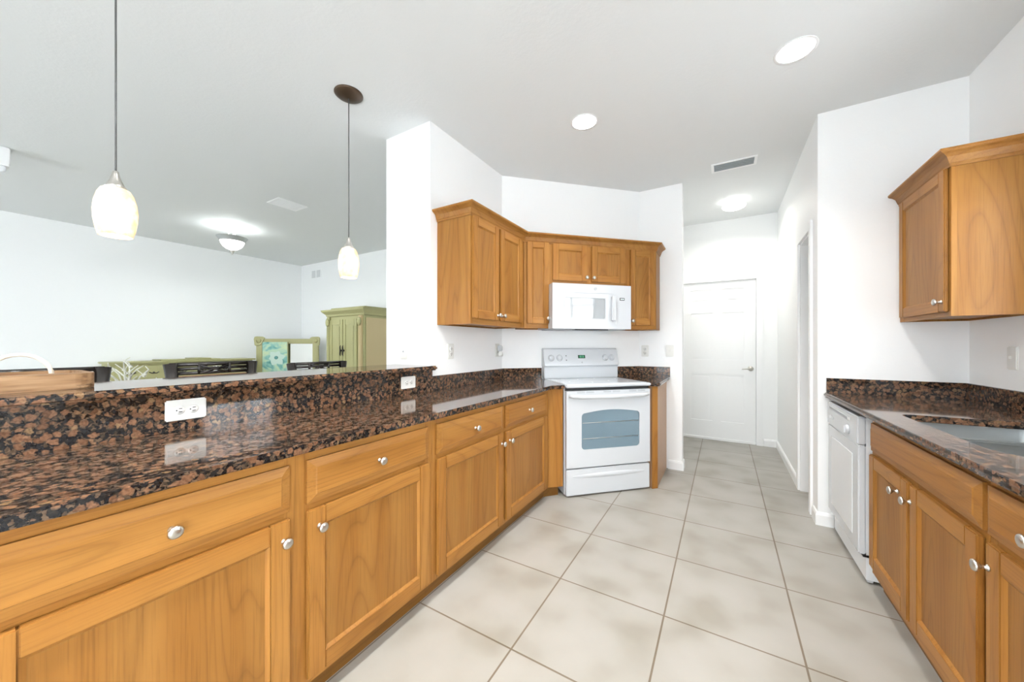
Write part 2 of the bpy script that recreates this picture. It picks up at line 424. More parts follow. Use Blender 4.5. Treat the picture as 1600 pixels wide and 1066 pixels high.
# six-panel hall door
def hall_door():
    d = MB(); y = YH+.012
    d.box(DX0-.0045, DX1+.0045, y+.010, y+.045, .03, DZ+.0045, TRIM)
    cols = [(-.375, -.125), (-.025, .225)]; rows = [(.25, .86), (1.05, 1.66), (1.80, 1.965)]
    xs = [DX0] + [v for c in cols for v in c] + [DX1]
    for a, b in ((xs[0], xs[1]), (xs[2], xs[3]), (xs[4], xs[5])): d.box(a, b, y, y+.010, .03, DZ, TRIM)
    zs = [.03] + [v for r in rows for v in r] + [DZ]
    for c in cols:
        for i in (0, 2, 4, 6): d.box(c[0], c[1], y, y+.010, zs[i], zs[i+1], TRIM)
        for r in rows: d.box(c[0]+.028, c[1]-.028, y+.0008, y+.02, r[0]+.024, r[1]-.024, TRIM, .009)
    o = d.build('door_1'); o['kind'] = 'structure'
    MB().box(DX0, DX1, y-.012, y+.03, .0005, .032, TRIM, .003).build('door_sweep', o)
    h = MB().lathe([(.0, 0), (.031, 0), (.031, .006), (.024, .012), (.012, .014), (.011, .045), (0, .046)], NICK, 20, front(.293, y, .945))
    h.tube([(.293, y-.042, .945), (.25, y-.045, .943), (.20, y-.04, .938)], [.010, .008, .006], NICK)
    h.build('door_handle', o)
hall_door()
# ------------------------------------------------------------------ cabinets
def knob_mb():
    k = MB().lathe([(.0, 0), (.009, 0), (.009, .003), (.005, .006), (.005, .015), (.010, .019), (.0155, .023), (.0165, .027), (.0145, .031), (.008, .0335), (0, .034)], NICK, 18, RX)
    return k
def door_part(root, x0, x1, z0, z1, yf, knob=None, st=.062):
    """y = face of the frame; door 19 mm proud"""
    T = .019; d = MB(); ya = yf-T
    for a, b in ((x0, x0+st), (x1-st, x1)): d.box(a, b, ya, yf-.001, z0, z1, OAKV, .004)
    for a, b in ((z0, z0+st), (z1-st, z1)): d.box(x0+st, x1-st, ya+.0005, yf-.001, a, b, OAKH, .002)
    # moulded inner edge
    b_ = .012; i0, i1, j0, j1 = x0+st-.001, x1-st+.001, z0+st-.001, z1-st+.001
    yo, yi = ya+.002, ya+.011
    for P in (((i0, j0), (i1, j0), (i1-b_, j0+b_), (i0+b_, j0+b_)), ((i1, j0), (i1, j1), (i1-b_, j1-b_), (i1-b_, j0+b_)),
              ((i1, j1), (i0, j1), (i0+b_, j1-b_), (i1-b_, j1-b_)), ((i0, j1), (i0, j0), (i0+b_, j0+b_), (i0+b_, j1-b_))):
        (ax, az), (bx, bz), (cx, cz), (ex, ez) = P
        d.quad([(ax, yo, az), (bx, yo, bz), (cx, yi, cz), (ex, yi, ez)], OAKV)
    o = d.build('door', root)
    MB().box(x0+st-.002, x1-st+.002, yf-.009, yf-.003, z0+st-.002, z1-st+.002, OAKP).build('panel', o)
    if knob:
        k = knob_mb().build('knob', o); k.location = (knob[0], ya, knob[1])
    return o
def drawer_part(root, x0, x1, z0, z1, yf, knob=None):
    T = .019; d = MB(); e = .026
    t = bmesh.new()
    a = [t.verts.new((x, yf-.001, z)) for x, z in ((x0, z0), (x1, z0), (x1, z1), (x0, z1))]
    b = [t.verts.new((x, yf-.011, z)) for x, z in ((x0, z0), (x1, z0), (x1, z1), (x0, z1))]
    c = [t.verts.new((x, yf-.018, z)) for x, z in ((x0+e, z0+e), (x1-e, z0+e), (x1-e, z1-e), (x0+e, z1-e))]
    g = [t.verts.new((x, yf-.0205, z)) for x, z in ((x0+e+.003, z0+e+.003), (x1-e-.003, z0+e+.003), (x1-e-.003, z1-e-.003), (x0+e+.003, z1-e-.003))]
    t.faces.new(a[::-1]); t.faces.new(g)
    for u, v in ((a, b), (b, c), (c, g)):
        for i in range(4): t.faces.new([u[i], u[(i+1) % 4], v[(i+1) % 4], v[i]])
    d.merge(t, OAKH)
    o = d.build('drawer', root)
    if knob:
        k = knob_mb().build('knob', o); k.location = (knob[0], yf-.0205, knob[1])
    return o
def face_frame(root, W, z0, z1, stiles, rails, y=0):
    f = MB()
    for a, b in stiles: f.box(a, b, y, y+.019, z0, z1, OAKV)
    for a, b in rails:
        for (s0, s1), (t0, t1) in zip(stiles, stiles[1:]): f.box(s1, t0, y+.0004, y+.019, a, b, OAKH)
    return f.build('face_frame', root)

ZF, ZT = .083, .886
def base_cabinet(name, label, loc, rz, W, D, doors, drawers, stiles, ends=(False, False), toe=.041):
    r = thing(name, label, 'cabinet', loc, rz, 'oak base cabinets')
    c = MB().box(0, .018, .019, D, ZF, ZT, OAKY).box(W-.018, W, .019, D, ZF, ZT, OAKY).box(.018, W-.018, D-.012, D, ZF, ZT, OAKY)
    c.box(.018, W-.018, .019, D-.012, ZF, ZF+.018, OAKH).box(.018, W-.018, .019, D-.012, ZT-.018, ZT, OAKH) if name != 'sink_cabinet' else c.box(.018, W-.018, .019, D-.012, ZF, ZF+.018, OAKH)
    c.build('carcass', r)
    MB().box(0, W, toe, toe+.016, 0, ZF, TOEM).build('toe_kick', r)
    face_frame(r, W, ZF, ZT, stiles, [(ZF, .112), (.674, .71), (.846, ZT)])
    for d in doors: door_part(r, *d[:4], 0, d[4])
    for d in drawers: drawer_part(r, *d[:4], 0, d[4])
    return r
R90 = PI/2
XFACE = -1.225
# left run: local x = world Y
def left_run(name, label, y0, y1, d1, d2):
    W = y1-y0; cx = [(d1[0]-y0, d1[1]-y0), (d2[0]-y0, d2[1]-y0)]
    stiles = [(0, cx[0][0]+.012), (cx[0][1]-.012, cx[1][0]+.012), (cx[1][1]-.012, W)]
    doors = [(cx[0][0], cx[0][1], .107, .682, (cx[0][1]-.014-.0, .619)), (cx[1][0], cx[1][1], .107, .682, (cx[1][0]+.038, .619))]
    doors[0] = (*doors[0][:4], (cx[0][1]-.016 if False else cx[0][1]-.022, .619))
    drs = [(a, b, .704, .853, ((a+b)/2, .777)) for a, b in cx]
    return base_cabinet(name, label, (XFACE, y0, 0), R90, W, .57, doors, drs, stiles)
left_run('base_cabinet', 'wide oak base cabinet nearest on the left, two drawers over two doors', .012, 1.290, (.046, .626), (.683, 1.260))
left_run('base_cabinet', 'oak base cabinet second along the left counter, next to the angled panel', 1.291, 2.631, (1.320, 1.925), (1.962, 2.583))
# corner filler: prism between the run, the wall and the range
r = thing('corner_cabinet', 'blank angled oak corner panel between left base cabinets and white range', 'cabinet', (0, 0, 0), 0, 'oak base cabinets')
c0 = (XFACE, 2.632); 
f0 = dg(.2565, .558); f1 = dg(.386, .558); f2 = dg(.386, .03)
MB().prism([(XFACE-.003, 2.634), f1[:2], f2[:2], dg(.04, .03)[:2], (-1.79, 2.80), (-1.79, 2.634)], ZF, ZT, OAKV).build('angled_panel', r)
t0 = (XFACE-.042, 2.634); t1 = dg(.36, .516)
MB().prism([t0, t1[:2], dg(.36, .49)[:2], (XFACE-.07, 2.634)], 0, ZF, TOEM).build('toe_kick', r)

# right run: faces -X, local x = -Y
XRF = .655
r = base_cabinet('sink_cabinet', 'oak sink base cabinet on the right with long false drawer front', (XRF, 2.505, 0), -R90, .935, .58,
    [(.020, .455, .128, .692, (.372, .624)), (.479, .917, .128, .692, (.479+.012, .624))], [(.020, .926, .712, .850, None)],
    [(0, .035), (.440, .495), (.90, .935)])
base_cabinet('base_cabinet', 'oak base cabinet at the right edge beyond the sink cabinet', (XRF, 1.568, 0), -R90, .92, .58,
    [(.020, .44, .128, .692, (.036, .624)), (.472, .90, .128, .692, (.51, .624))], [(.012, .44, .712, .850, (.226, .781)), (.472, .90, .712, .850, (.68, .781))],
    [(0, .03), (.43, .485), (.89, .92)])
# end cabinet right of range
r = thing('end_cabinet', 'narrow oak cabinet with plain side panel right of white range', 'cabinet', (0, 0, 0), 0, 'oak base cabinets')
p0 = dg(1.193, .602); p1 = (-.493, 3.299)
MB().prism([p0[:2], p1, (-.493, YE-.005), (-.755, YE-.005), dg(1.193, .02)[:2]], .0, ZT, newmat('oak_veneer_side', (.40, .235, .13), .4)).build('carcass', r)
e = MB(); pA, pB = dg(1.193, .606), dg(1.247, .606); pC, pD = dg(1.247, .594), dg(1.193, .594)
e.prism([pA[:2], pB[:2], pC[:2], pD[:2]], 0, ZT, OAKV); e.build('face_frame', r)

# ------------------------------------------------------------------ counters
CT0, CT1 = .888, .918
def counter(name, label, poly, frontedge, cat='countertop'):
    m = MB().prism(poly, CT0, CT1, GRAN, .011, 4, frontedge)
    return tag(m.build(name), label, cat, 'granite countertops')
def on_seg(pts):
    def inside(e):
        a, b = e.verts[0].co, e.verts[1].co
        if abs(a.z-b.z) > .001: return False
        for (p, r_) in zip(pts, pts[1:]):
            P, R_ = Vector(p[:2]), Vector(r_[:2])
            d = (R_-P).normalized(); n = Vector((-d.y, d.x))
            if all(abs((Vector(v.co[:2])-P).dot(n)) < .004 and -.01 < (Vector(v.co[:2])-P).dot(d) < (R_-P).length+.01 for v in (e.verts[0], e.verts[1])): return True
        return False
    return inside
cf = -1.185
fc = [(cf, .0), (cf, 2.6115), dg(.392, .60)[:2]]
# round the outer corner at the range
pe = [dg(.372, .60)[:2], dg(.386, .596)[:2], dg(.392, .58)[:2]]
poly = [(cf, .0), (cf, 2.59)] + [(cf+.003, 2.605), dg(.03+.236, .60)[:2]] + pe + [dg(.392, .0)[:2], (XW, 2.845), (XW, .0)]
counter('countertop', 'long brown granite countertop along the left base cabinets', poly, on_seg([(cf, .0), (cf, 2.59), (cf+.003, 2.605), dg(.266, .60)] + [Vector((*p, 0)) for p in pe]))
rx = -.46
s0 = dg(1.190, .64); s1 = (rx-.02, 3.262); s2 = (rx, 3.285)
poly = [s0[:2], (rx-.030, 3.250), (rx-.008, 3.266), (rx, 3.290), (rx, YE), (-.758, 3.887), dg(1.190, 0)[:2]]
counter('countertop', 'small granite countertop to the right of white range', poly, lambda e: abs(e.verts[0].co.z-e.verts[1].co.z) < 1e-4)

# right counter with sink cut-out
def sink_counter():
    x0, x1, y0, y1 = .594, XR, .64, YR
    t = bmesh.new()
    outer = [(x0, y0), (x1, y0), (x1, y1), (x0, y1)]
    hole = rrect(.715, 1.125, 1.64, 2.392, [.06, .06, .05, .12], 8)
    es = []
    for loop in (outer, hole):
        vs = [t.verts.new((x, y, CT1)) for x, y in loop]
        es += [t.edges.new((vs[i], vs[(i+1) % len(vs)])) for i in range(len(vs))]
    g = bmesh.ops.triangle_fill(t, use_beauty=True, use_dissolve=False, edges=es)
    fs = [f for f in t.faces]
    ex = bmesh.ops.extrude_face_region(t, geom=fs)
    bmesh.ops.translate(t, vec=(0, 0, CT0-CT1), verts=[v for v in ex['geom'] if isinstance(v, bmesh.types.BMVert)])
    edge = [e for e in t.edges if all(abs(v.co.x-x0) < 1e-4 for v in e.verts) and abs(e.verts[0].co.z-e.verts[1].co.z) < 1e-4]
    bmesh.ops.bevel(t, geom=edge, offset=.011, segments=4, affect='EDGES')
    m = MB(); m.merge(t, GRAN)
    tag(m.build('countertop'), 'granite countertop on the right with undermount steel sink cut into it', 'countertop', 'granite countertops')
    # sink
    r = thing('sink', 'stainless steel double bowl undermount sink in the right countertop', 'sink', (0, 0, 0))
    def bowl(poly, zb):
        t = bmesh.new(); n = len(poly)
        top = [t.verts.new((x, y, CT0-.001)) for x, y in poly]
        cx = sum(p[0] for p in poly)/n; cy = sum(p[1] for p in poly)/n
        mid = [t.verts.new((cx+(x-cx)*.96, cy+(y-cy)*.96, zb+.02)) for x, y in poly]
        bot = [t.verts.new((cx+(x-cx)*.86, cy+(y-cy)*.86, zb)) for x, y in poly]
        for a, b in ((top, mid), (mid, bot)):
            for i in range(n): t.faces.new([a[i], a[(i+1) % n], b[(i+1) % n], b[i]])
        t.faces.new(bot)
        m = MB(); m.merge(t, STEEL, None, True)
        o = m.build('bowl', r)
        MB().lathe([(0, 0), (.04, 0), (.045, .004), (.03, .003), (.028, .001), (0, .001)], STEEL, 20, Matrix.Translation((cx, cy, zb+.001))).build('drain', o)
    bowl(rrect(.712, 1.128, 2.085, 2.395, .05), .72)
    bowl(rrect(.712, 1.128, 1.637, 2.055, [.06, .05, .05, .12], 8), .70)
    MB().box(.712, 1.128, 2.052, 2.088, CT0-.016, CT0-.004, STEEL, .004).build('divider', r)
    t = bmesh.new()
    es = []
    for loop in (rrect(.69, 1.15, 1.61, 2.42, .06, 6), rrect(.708, 1.132, 1.633, 2.40, [.06, .06, .05, .12], 6)):
        vs = [t.verts.new((x, y, CT0-.002)) for x, y in loop]
        es += [t.edges.new((vs[i], vs[(i+1) % len(vs)])) for i in range(len(vs))]
    bmesh.ops.triangle_fill(t, use_beauty=True, edges=es)
    m = MB(); m.merge(t, STEEL); m.build('rim', r)
sink_counter()

# backsplashes
GB = 'granite backsplash strips'
def splash(poly, z1, label, z0=CT1):
    m = MB().prism(poly, z0+.0005, z1, GRAN, .002, 1, lambda e: min(v.co.z for v in e.verts) > z1-.001)
    tag(m.build('backsplash'), label, 'backsplash', GB)
XS = XW+.018
splash([(XS, .0), (XS, YP+.004), (XW+.001, YP+.004), (XW+.001, .0)], 1.0645, 'tall granite backsplash under the raised bar')
splash([(XS, YP+.005), (XS, 2.845-.0075), (XW+.001, 2.845-.0005), (XW+.001, YP+.005)], 1.021, 'low granite backsplash under the left wall outlets')
splash([dg(.008, .018)[:2], dg(.388, .018)[:2], dg(.388, .001)[:2], dg(.001, .001)[:2]], 1.021, 'short granite backsplash piece directly left of the range')
splash([dg(1.193, .018)[:2], dg(1.4655, .018)[:2], (rx, YE-.018), (rx, YE-.001), (-.757, 3.886), dg(1.193, .001)[:2]], 1.021, 'granite backsplash piece directly right of the range')
splash([(.606, YR-.018), (XR-.019, YR-.018), (XR-.019, YR-.001), (.606, YR-.001)], 1.018, 'granite backsplash against the wall above the dishwasher')
splash([(XR-.018, .66), (XR-.001, .66), (XR-.001, YR-.001), (XR-.018, YR-.001)], 1.018, 'granite backsplash along the right wall behind the sink')
# raised bar top
bx0 = -2.165
polyb = [(-1.738, .0), (-1.738, 1.885), (-1.745, 1.90), (XW+.002, 1.90), (XW+.002, YP-.002), (bx0, YP-.002), (bx0, .0)]
m = MB().prism(polyb, 1.066, 1.097, GRAN, .009, 3, lambda e: abs(e.verts[0].co.z-e.verts[1].co.z) < .001 and not all(abs(v.co.y-YP+.002) < .001 for v in e.verts))
tag(m.build('bar_counter'), 'raised granite bar top running to the white pillar', 'bar top')

# ------------------------------------------------------------------ wall cabinets
UB, UT = 1.39, 2.162
UG = 'oak wall cabinets'
def upper(label, loc, rz, W, D, z0, z1, doors, stiles, rails=None, name='wall_cabinet'):
    r = thing(name, label, 'cabinet', loc, rz, UG)
    c = MB().box(0, .016, .019, D-.001, z0, z1, OAKY).box(W-.016, W, .019, D-.001, z0, z1, OAKY).box(.016, W-.016, D-.012, D-.001, z0, z1, OAKY)
    c.box(.016, W-.016, .019, D-.012, z0+.012, z0+.028, OAKH).box(.016, W-.016, .019, D-.012, z1-.018, z1, OAKH)
    c.build('carcass', r)
    face_frame(r, W, z0, z1, stiles, rails or [(z0, z0+.05), (z1-.035, z1)])
    for d in doors: door_part(r, *d[:4], 0, d[4], .055 if d[1]-d[0] > .25 else .048)
    return r
UX = XW+.305; cy0 = 1.958; cyc = 2.845-.305*math.tan(PI/8)
upper('two-door oak wall cabinet on the left wall with bare end panel', (UX, cy0, 0), R90, cyc-cy0-.004, .305, UB, UT,
      [(.010, .336, 1.43, 2.138, (.316, 1.468)), (.362, .700, 1.43, 2.138, (.385, 1.468))], [(0, .025), (.322, .378), (.688, cyc-cy0-.004)])
a1 = .305*math.tan(PI/8)
def upd(label, a0, a1_, z0, z1, doors, stiles, rails=None):
    p = dg(a0, .305)
    return upper(label, (p[0], p[1], 0), PI/4, a1_-a0, .305, z0, z1, doors, stiles, rails)
upd('narrow single-door oak wall cabinet left of the microwave', a1+.002, .371, UB, UT, [(.152-.128, .353-.128, 1.43, 2.145, (.338-.128, 1.475))], [(0, .036), (.215, .371-.128)])
upd('short two-door oak wall cabinet above the microwave', .372, 1.128, 1.782, UT,
    [(.388-.372, .721-.372, 1.818, 2.145, (.708-.372, 1.852)), (.766-.372, 1.106-.372, 1.818, 2.145, (.778-.372, 1.852))], [(0, .03), (.336, .408), (.722, .756)], [(1.782, 1.835), (2.128, UT)])
ec = upd('single-door oak wall cabinet right of the microwave', 1.129, 1.452, UB, UT, [(1.165-1.129, 1.430-1.129, 1.43, 2.14, (1.176-1.129, 1.468))], [(0, .05), (.288, .323)])
ex_, ey_ = dg(1.452, .305)[:2]
sp = MB().prism([(ex_-.0, ey_+.014), (ex_, ey_+.002), (ex_, YE-.002), (ex_-.19, YE-.002)], UB, UT, OAKY).build('angled_side', ec)
sp.matrix_parent_inverse = (Matrix.Translation((*dg(1.129, .305)[:2], 0)) @ Matrix.Rotation(PI/4, 4, 'Z')).inverted()
RUX, RY0 = .965, 2.612
upper('oak wall cabinet on the right wall with large bare side panel', (RUX, YR-.002, 0), -R90, YR-RY0-.002, XR-RUX, 1.388, 2.148,
      [(.045, .574, 1.412, 2.125, (.552, 1.462))], [(0, .055), (.56, YR-RY0-.002)])
CR = [(0, -.022), (.006, -.022), (.008, -.010), (.012, -.006), (.016, .006), (.022, .022), (.036, .034), (.050, .040), (.056, .046), (.056, .055), (0, .055)]
def crown(path, z, label):
    m = MB().sweep(path, [(o, z+h) for o, h in CR], OAKCR)
    tag(m.build('crown_molding'), label, 'molding', 'oak crown moldings')
OAKCR = oak('oak_crown', 'Y', .93)
pe1 = dg(1.452, .305); pe2 = (pe1[0], YE-.002)
crown([(XW+.002, cy0), (UX, cy0), (UX, cyc), pe1[:2], pe2[:2]], UT, 'oak crown molding along the wall cabinets over the range')
crown([(RUX, YR-.002), (RUX, RY0), (XR-.002, RY0)], 2.146, 'oak crown molding on top of the right wall cabinet')

# ------------------------------------------------------------------ range
def make_range():
    W = .782; p = dg(.397, .0)
    r = thing('range', 'white electric range with oven window, set diagonally in the corner', 'range', (p[0], p[1], 0), PI/4)
    F = -.585    # door front is at y=-.60
    MB().box(.0, W, -.56, -.03, .012, .895, APPL, .004).build('body', r)
    c = MB().box(-.002, W+.002, -.612, -.03, .893, .918, APPL, .008, 3)
    c.build('cooktop', r)
    g = MB().box(.025, W-.025, -.575, -.075, .9175, .9205, COOKG)
    t = g
    for cx, cy, rr in ((.21, -.43, .10), (.57, -.43, .085), (.21, -.19, .075), (.57, -.19, .10)):
        t.lathe([(rr, 0), (rr+.004, 0)], GREYP, 40, Matrix.Translation((cx, cy, .9209)), (False, False))
    g.build('glass_top', r)
    # back guard
    b = MB().box(.0, W, -.075, -.004, .918, 1.05, APPL, .006)
    b.build('back_riser', r)
    # control panel, leaning back slightly
    t = bmesh.new()
    prof = [(-.090, 1.035), (-.100, 1.045), (-.098, 1.058), (-.062, 1.198), (-.052, 1.210), (-.004, 1.210), (-.004, 1.035)]
    cp = MB(); n = len(prof)
    a = [t.verts.new((-.006, y, z)) for y, z in prof]; bb = [t.verts.new((W-.004, y, z)) for y, z in prof]
    t.faces.new(a); t.faces.new(bb[::-1])
    for i in range(n): t.faces.new([a[i], a[(i+1) % n], bb[(i+1) % n], bb[i]])
    bmesh.ops.bevel(t, geom=[e for e in t.edges if abs(e.verts[0].co.x-e.verts[1].co.x) < .001], offset=.006, segments=2, affect='EDGES')
    cp.merge(t, APPL); cp = cp.build('control_panel', r)
    def on(x, z): return (x, -.098+(z-1.058)*(.036/.14), z)
    tilt = math.atan2(.036, .14)
    def at(x, z, off=0):
        x_, y_, z_ = on(x, z); return Matrix.Translation((x_, y_-off, z_)) @ Matrix.Rotation(-tilt, 4, 'X') @ RX
    for x in (.066, .150, .635, .705):
        k = MB().lathe([(0, 0), (.030, 0), (.028, .004), (.024, .006), (.022, .018), (.019, .021), (0, .021)], APPL, 24)
        k.box(-.005, .005, -.021, .021, .019, .027, APPL, .002)
        k.lathe([(.030, .0006), (.0325, .0006)], GREYP, 24, None, (False, False))
        o = k.build('knob', r); o.matrix_local = at(x, 1.117)
    d = MB().box(-.037, .037, -.016, .016, 0, .002, LCDG)
    o = d.build('display', r); o.matrix_local = at(.381, 1.128, .001)
    sg = MB()
    for x in (-.020, -.008, .008, .020):
        for z0_ in (-.009, 0, .009): sg.box(x-.003, x+.003, z0_-.0008, z0_+.0008, .002, .0026, LCDT)
        sg.box(x+.003, x+.0042, -.009, .009, .002, .0026, LCDT)
    sg.build('digits', o)
    def btn(nm, mb): o_ = mb.build(nm, r); o_.matrix_local = at(0, 1.115, .0)
    for x in (.262, .282, .305, .455, .475, .495):
        for z in (1.100, 1.130): btn('button', MB().box(x-.007, x+.007, -.005+z-1.115, .005+z-1.115, 0, .0012, BTN))
    for x in (.345, .365, .385, .405, .425): btn('button', MB().box(x-.006, x+.006, -.019, -.011, 0, .0012, BTN))
    for z in (1.095, 1.138): btn('indicator_lamp', MB().lathe([(0, .0), (.005, 0), (.005, .0012), (0, .0012)], DARK, 10, Matrix.Translation((.220, z-1.115, 0))))
    btn('emblem', MB().lathe([(0, 0), (.007, 0), (.007, .0012), (0, .0012)], GREYP, 14, Matrix.Translation((.381, 1.072-1.115, 0))))
    # oven door
    D = MB()
    z0, z1 = .238, .866
    # door slab with arched window opening
    wx0, wx1, wz0, wz1, wa = .137, .675, .382, .682, .022
    win = []
    rr = .03
    for k in range(7):
        a = PI + PI/2*k/6; win.append((wx0+rr+rr*math.cos(a), wz0+rr+rr*math.sin(a)))
    for k in range(7):
        a = -PI/2 + PI/2*k/6; win.append((wx1-rr+rr*math.cos(a), wz0+rr+rr*math.sin(a)))
    for k in range(5):
        a = PI/2*k/4; win.append((wx1-rr+rr*math.cos(a), wz1-rr+rr*math.sin(a)))
    for k in range(1, 12):
        u = k/12; x = wx1-rr + (wx0+rr-wx1+rr)*u
        win.append((x, wz1+wa*math.sin(PI*u)))
    for k in range(5):
        a = PI/2 + PI/2*k/4; win.append((wx0+rr+rr*math.cos(a), wz1-rr+rr*math.sin(a)))
    t = bmesh.new(); es = []
    for loop in ([(.004, z0), (W-.004, z0), (W-.004, z1), (.004, z1)], win):
        vs = [t.verts.new((x, -.60, z)) for x, z in loop]
        es += [t.edges.new((vs[i], vs[(i+1) % len(vs)])) for i in range(len(vs))]
    bmesh.ops.triangle_fill(t, use_beauty=True, edges=es)
    ex = bmesh.ops.extrude_face_region(t, geom=t.faces[:])
    bmesh.ops.translate(t, vec=(0, .038, 0), verts=[v for v in ex['geom'] if isinstance(v, bmesh.types.BMVert)])
    D.merge(t, APPL)
    D = D.build('oven_door', r)
    gl = MB(); t = bmesh.new()
    t.faces.new([t.verts.new((x, -.594, z)) for x, z in win]); gl.merge(t, GLASSD); gl.build('window_glass', D)
    rk = MB()
    for z in (.47, .60): rk.tube([(wx0+.01, -.5955, z), (wx1-.01, -.5955, z)], .0022, NICK, 6)
    rk.build('oven_rack', D)
    h = MB().tube([(.03, -.60, .828), (.045, -.628, .828), (.10, -.640, .822), (W/2, -.643, .818), (W-.10, -.640, .822), (W-.045, -.628, .828), (W-.03, -.60, .828)], [.012, .016, .017, .018, .017, .016, .012], APPL, 12)
    h.build('door_handle', D)
    for x0_ in (.095, .335, .575):
        v = MB()
        for xa_ in (x0_, x0_+.083):
            for dz in (.848, .8555): v.box(xa_, xa_+.07, -.6012, -.599, dz, dz+.004, GREYP)
        v.build('door_vent', D)
    MB().box(.004, W-.004, -.575, -.562, .868, .893, DARK).build('vent_slot', r)
    # storage drawer
    dr = MB().box(.004, W-.004, -.598, -.56, .012, .224, APPL, .006)
    t = bmesh.new()
    dr = dr.build('storage_drawer', r)
    lip = MB(); n = 16
    t = bmesh.new(); A_, B_, C_ = [], [], []
    for k in range(n+1):
        u = k/n; x = .06+(W-.12)*u; s_ = math.sin(PI*u)**.6
        A_.append(t.verts.new((x, -.5985, .172+.014*s_))); B_.append(t.verts.new((x, -.5985-.016*s_, .170))); C_.append(t.verts.new((x, -.5985, .160-.016*s_)))
    for k in range(n):
        t.faces.new([A_[k], A_[k+1], B_[k+1], B_[k]]); t.faces.new([B_[k], B_[k+1], C_[k+1], C_[k]])
    lip.merge(t, APPL, None, True); lip.build('drawer_pull', dr)
    for x in (.05, W-.05):
        for y in (-.52, -.08): MB().lathe([(.018, 0), (.018, .013)], DARK, 12, Matrix.Translation((x, y, 0))).build('foot', r)
make_range()

# ------------------------------------------------------------------ microwave
def make_mw():
    W = .760; p = dg(.352, .0)
    r = thing('microwave', 'white over-the-range microwave under the short oak cabinet', 'microwave', (p[0], p[1], 0), PI/4)
    z0, z1 = 1.385, 1.779
    MB().box(0, W, -.375, -.004, z0, z1, APPL, .005).build('body', r)
    MB().box(.03, W-.03, -.36, -.04, z0-.006, z0+.001, GREYP).box(.23, .55, -.372, -.30, z0-.009, z0-.002, DARK).build('underside_vent', r)
    d = MB(); dx = .585
    # door frame around window
    wx0, wx1, wz0, wz1 = .108, .498, 1.478, 1.655
    t = bmesh.new(); es = []
    for loop in ([(.0, z0), (W, z0), (W, z1), (.0, z1)], rrect(wx0, wx1, wz0, wz1, .012, 4)):
        vs = [t.verts.new((x, -.41, z)) for x, z in loop]
        es += [t.edges.new((vs[i], vs[(i+1) % len(vs)])) for i in range(len(vs))]
    bmesh.ops.triangle_fill(t, use_beauty=True, edges=es)
    ex = bmesh.ops.extrude_face_region(t, geom=t.faces[:])
    bmesh.ops.translate(t, vec=(0, .034, 0), verts=[v for v in ex['geom'] if isinstance(v, bmesh.types.BMVert)])
    d.merge(t, APPL)
    d.box(.05, dx-.01, -.4135, -.409, 1.70, 1.706, APPL, .002).box(.05, .054, -.4125, -.409, 1.45, 1.70, APPL, .001)
    D = d.build('front_door', r)
    MB().box(wx0-.002, wx1+.002, -.404, -.398, wz0-.002, wz1+.002, MWGL).build('window_glass', D)
    fr = MB()
    for a_, b_, c_, e_ in ((wx0-.006, wx1+.006, wz0-.006, wz0), (wx0-.006, wx1+.006, wz1, wz1+.006), (wx0-.006, wx0, wz0, wz1), (wx1, wx1+.006, wz0, wz1)): fr.box(a_, b_, -.4108, -.4095, c_, e_, MWFR)
    fr.build('window_border', D)
    h = MB().box(.552, .592, -.452, -.428, 1.452, 1.685, APPL, .010, 3)
    for z in (1.475, 1.662): h.box(.560, .584, -.432, -.408, z-.010, z+.010, APPL)
    h.build('door_handle', D)
    k = MB()
    for i in range(3):
        for j in range(7): k.box(.640+i*.026-.006, .640+i*.026+.006, -.4112, -.4095, 1.455+j*.022-.003, 1.455+j*.022+.003, BTN)
    k.box(.606, .609, -.4108, -.4095, 1.43, 1.68, APPL2)
    k.build('keypad', r)
    o = MB().box(.645, .692, -.4118, -.4095, 1.645, 1.668, LCDK).build('display', r)
    s_ = MB()
    for x in (.655, .664, .674, .683): s_.box(x-.0025, x+.0025, -.4124, -.4118, 1.6505, 1.6625, LCDW)
    s_.build('digits', o)
    # round emblem, top centre
    e = MB().lathe([(.0145, 0), (.0145, .0015), (.0115, .0015), (.0115, 0)], GREYP, 26, front(.405, -.4095, 1.742), (False, False))
    e.tube([(.398, -.4112, 1.745), (.402, -.4112, 1.748), (.404, -.4112, 1.742), (.400, -.4112, 1.737), (.398, -.4112, 1.740)], .0011, GREYP, 6)
    e.tube([(.412, -.4112, 1.747), (.408, -.4112, 1.746), (.407, -.4112, 1.742), (.411, -.4112, 1.7385), (.4125, -.4112, 1.740)], .0011, GREYP, 6)
    e.build('emblem', r)
make_mw()
